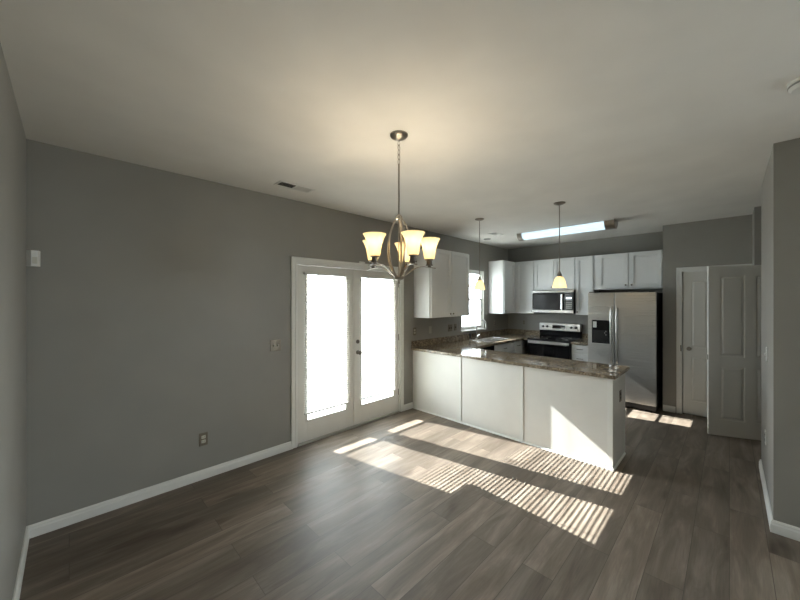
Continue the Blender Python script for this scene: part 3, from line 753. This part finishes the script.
G().tube([(pts[-1][0], pts[-1][1], CT + .22), (pts[-1][0], pts[-1][1], CT + .18)], .0145, 12).make('spray_head', M['chrome'], t, True)
G().tube([(fx + .014, fy, CT + .04), (fx + .035, fy - .004, CT + .05), (fx + .10, fy - .015, CT + .085)], [.008, .007, .005], 10).make('lever', M['chrome'], t, True)
sx_, sy_ = 5.13, 3.325
t = thing('side_sprayer', 'dark side sprayer standing left of the faucet', 'sprayer', (sx_, sy_, CT))
G().lathe([(0, CT + .001), (.024, CT + .001), (.022, CT + .008), (.016, CT + .014), (.016, CT + .022), (0, CT + .022)], (sx_, sy_, 0), 20).make('holder', M['nickel'], t, True)
G().lathe([(0, CT + .02), (.012, CT + .02), (.013, CT + .05), (.018, CT + .085), (.020, CT + .11), (.012, CT + .122), (0, CT + .124)], (sx_, sy_, 0), 20).make('spray_head', M['black'], t, True)

# ---------------------------------------------------------------- range
t = thing('range', 'stainless and black electric range between the counters', 'range', (6.4, 2.31, 0))
y0, y1 = 1.936, 2.692
G().box(6.10, y0, .03, 6.735, y1, .905).make('body', M['black'], t)
G().box(6.085, y0 - .002, .905, 6.66, y1 + .002, .925, .004).make('cooktop', M['gloss_black'], t)
for (bx, by, br) in ((6.24, 2.13, .09), (6.24, 2.50, .11), (6.50, 2.13, .075), (6.50, 2.50, .075)):
    G().lathe([(br, .9252), (br + .004, .9256), (br + .008, .9252)], (bx, by, 0), 36).make('burner_ring', M['grey_cover'], t, True)
TG = lambda u, n, z: (6.10 - n, u, z)
d = G(TG).box(y0 + .004, 0, .18, y1 - .004, .035, .895, .005).make('oven_door', M['gloss_black'], t)
G(TG).box(y0 + .02, .035, .842, y1 - .02, .037, .892, .0008).make('door_trim', M['steel'], d)
g = G(TG); g.tube([(y0 + .05, .066, .852), (y1 - .05, .066, .852)], .0155, 14)
for yy in (y0 + .07, y1 - .07): g.tube([(yy, .030, .852), (yy, .066, .852)], .010, 10)
g.make('handle', M['steel'], d, True)
G(TG).box(y0 + .004, .0, .04, y1 - .004, .03, .17, .005).make('storage_drawer', M['steel'], t)
g = G(); g.prism([(6.66, .925), (6.735, .925), (6.735, 1.055), (6.645, 1.055)], y0 + .005, y1 - .005, 'y'); g.make('back_riser', M['gloss_black'], t)
g = G(); g.box(6.640, y0 + .002, 1.045, 6.735, y1 - .002, 1.190, .008); bgd = g.make('backguard', M['steel'], t)
TGB = lambda u, n, z: (6.640 - n, u, z)
G(TGB).box(2.20, -.001, 1.085, 2.44, .003, 1.150, .001).make('display', M['gloss_black'], bgd)
for yy in (2.615, 2.535, 2.095, 2.015):
    k = G(TGB); k.lathe([(0, .026), (.017, .026), (.020, .022), (.021, .002), (.023, 0), (0, 0)], (yy, 0, 1.118), 18, axis='y'); kk = k.make('knob', M['black'], bgd, True)
    G(TGB).box(yy - .002, .024, 1.122, yy + .002, .0275, 1.136).make('pointer', M['white'], kk)

# ---------------------------------------------------------------- microwave
t = thing('microwave', 'stainless over-range microwave with dark window', 'microwave', (6.5, 2.33, 1.40))
y0, y1, z0, z1 = 1.965, 2.700, 1.395, 1.815
G().box(6.365, y0, z0, 6.737, y1, z1, .003).make('body', M['black'], t)
TM = lambda u, n, z: (6.365 - n, u, z)
yc = 2.115
G(TM).box(y0, 0, 1.772, y1, .030, z1, .003).make('top_grille', M['steel'], t)
d = G(TM).box(yc, 0, z0 + .055, y1, .030, 1.758, .004).make('door', M['gloss_black'], t)
G(TM).box(yc + .085, .029, z0 + .07, y1 - .012, .032, 1.745, .001).make('window', M['tinted'], d)
g = G(TM); g.tube([(yc + .036, .062, z0 + .06), (yc + .036, .062, 1.74)], .012, 12, flat=(.016, .008, (1, 0, 0)))
for zz in (z0 + .08, 1.72): g.tube([(yc + .036, .028, zz), (yc + .036, .060, zz)], .008, 8)
g.make('handle', M['chrome'], d, True)
cp = G(TM).box(y0, 0, z0 + .005, yc - .003, .030, 1.758, .004).make('control_panel', M['tinted'], t)
G(TM).box(y0 + .03, .030, 1.655, yc - .03, .0312, 1.685).make('display', mat('display glow', (.1, .1, .1), .3, emis=(.7, .9, 1), estr=1.2), cp)
g = G(TM)
for r_ in range(5):
    for c_ in range(3): g.box(y0 + .027 + c_ * .034, .030, z0 + .085 + r_ * .034, y0 + .050 + c_ * .034, .0310, z0 + .105 + r_ * .034)
g.make('keypad', M['grey_cover'], cp)
G(TM).box(y0, .0295, z0 + .005, y1, .0325, z0 + .055, .001).make('bottom_strip', M['steel'], t)

# ---------------------------------------------------------------- fridge
t = thing('refrigerator', 'stainless side-by-side refrigerator with black sides and ice dispenser', 'refrigerator', (6.3, 1.18, 0))
FX = 5.925
G().box(FX + .07, .745, .04, 6.70, 1.615, 1.745, .004).make('body', M['black'], t)
TF = lambda u, n, z: (FX - n, u, z)
ys = 1.252
fd = G(TF).box(ys + .003, -.062, .105, 1.620, 0, 1.752, .007, 3).make('freezer_door', M['steel'], t)
rd = G(TF).box(.740, -.062, .105, ys - .003, 0, 1.752, .007, 3).make('fridge_door', M['steel'], t)
for yy, dd in ((ys + .038, fd), (ys - .038, rd)):
    pts = smoothpath([(yy, 0, .665), (yy, .030, .69), (yy, .052, .76), (yy, .058, 1.09), (yy, .052, 1.42), (yy, .030, 1.49), (yy, 0, 1.515)], 5)
    G(TF).tube(pts, .0125, 12).make('handle', M['steel'], dd, True)
dp = G(TF).box(1.312, -.002, .955, 1.560, .004, 1.318, .002).make('dispenser', M['gloss_black'], fd)
G(TF).box(1.33, .004, .975, 1.542, .0045, 1.16).make('dispenser_recess', M['black'], dp)
G(TF).box(1.345, .004, .968, 1.53, .020, .980, .003).make('drip_tray', M['black'], dp)
G(TF).box(1.495, .004, 1.20, 1.545, .0055, 1.295).make('sticker', M['white'], dp)
for a, b in ((1.36, 1.14), (1.375, 1.115), (1.36, 1.085)): G(TF).box(a, .004, b, a + .01, .0052, b + .012).make('button', M['white'], dp)
G().box(FX + .03, .75, .03, FX + .07, 1.61, .10).make('kick_grille', M['black'], t)
for yy in (.80, 1.56):
    G().lathe([(0, 0), (.024, 0), (.024, .012), (.012, .018), (.012, .04), (0, .04)], (FX + .06, yy, 0), 16).make('foot', M['black'], t, True)
    G().lathe([(0, 0), (.024, 0), (.024, .012), (.012, .018), (.012, .04), (0, .04)], (6.62, yy, 0), 16).make('foot', M['black'], t, True)
for yy in (.79, 1.57): G().box(FX + .01, yy - .035, 1.7525, FX + .10, yy + .035, 1.766, .003).make('hinge_cover', M['black'], t)
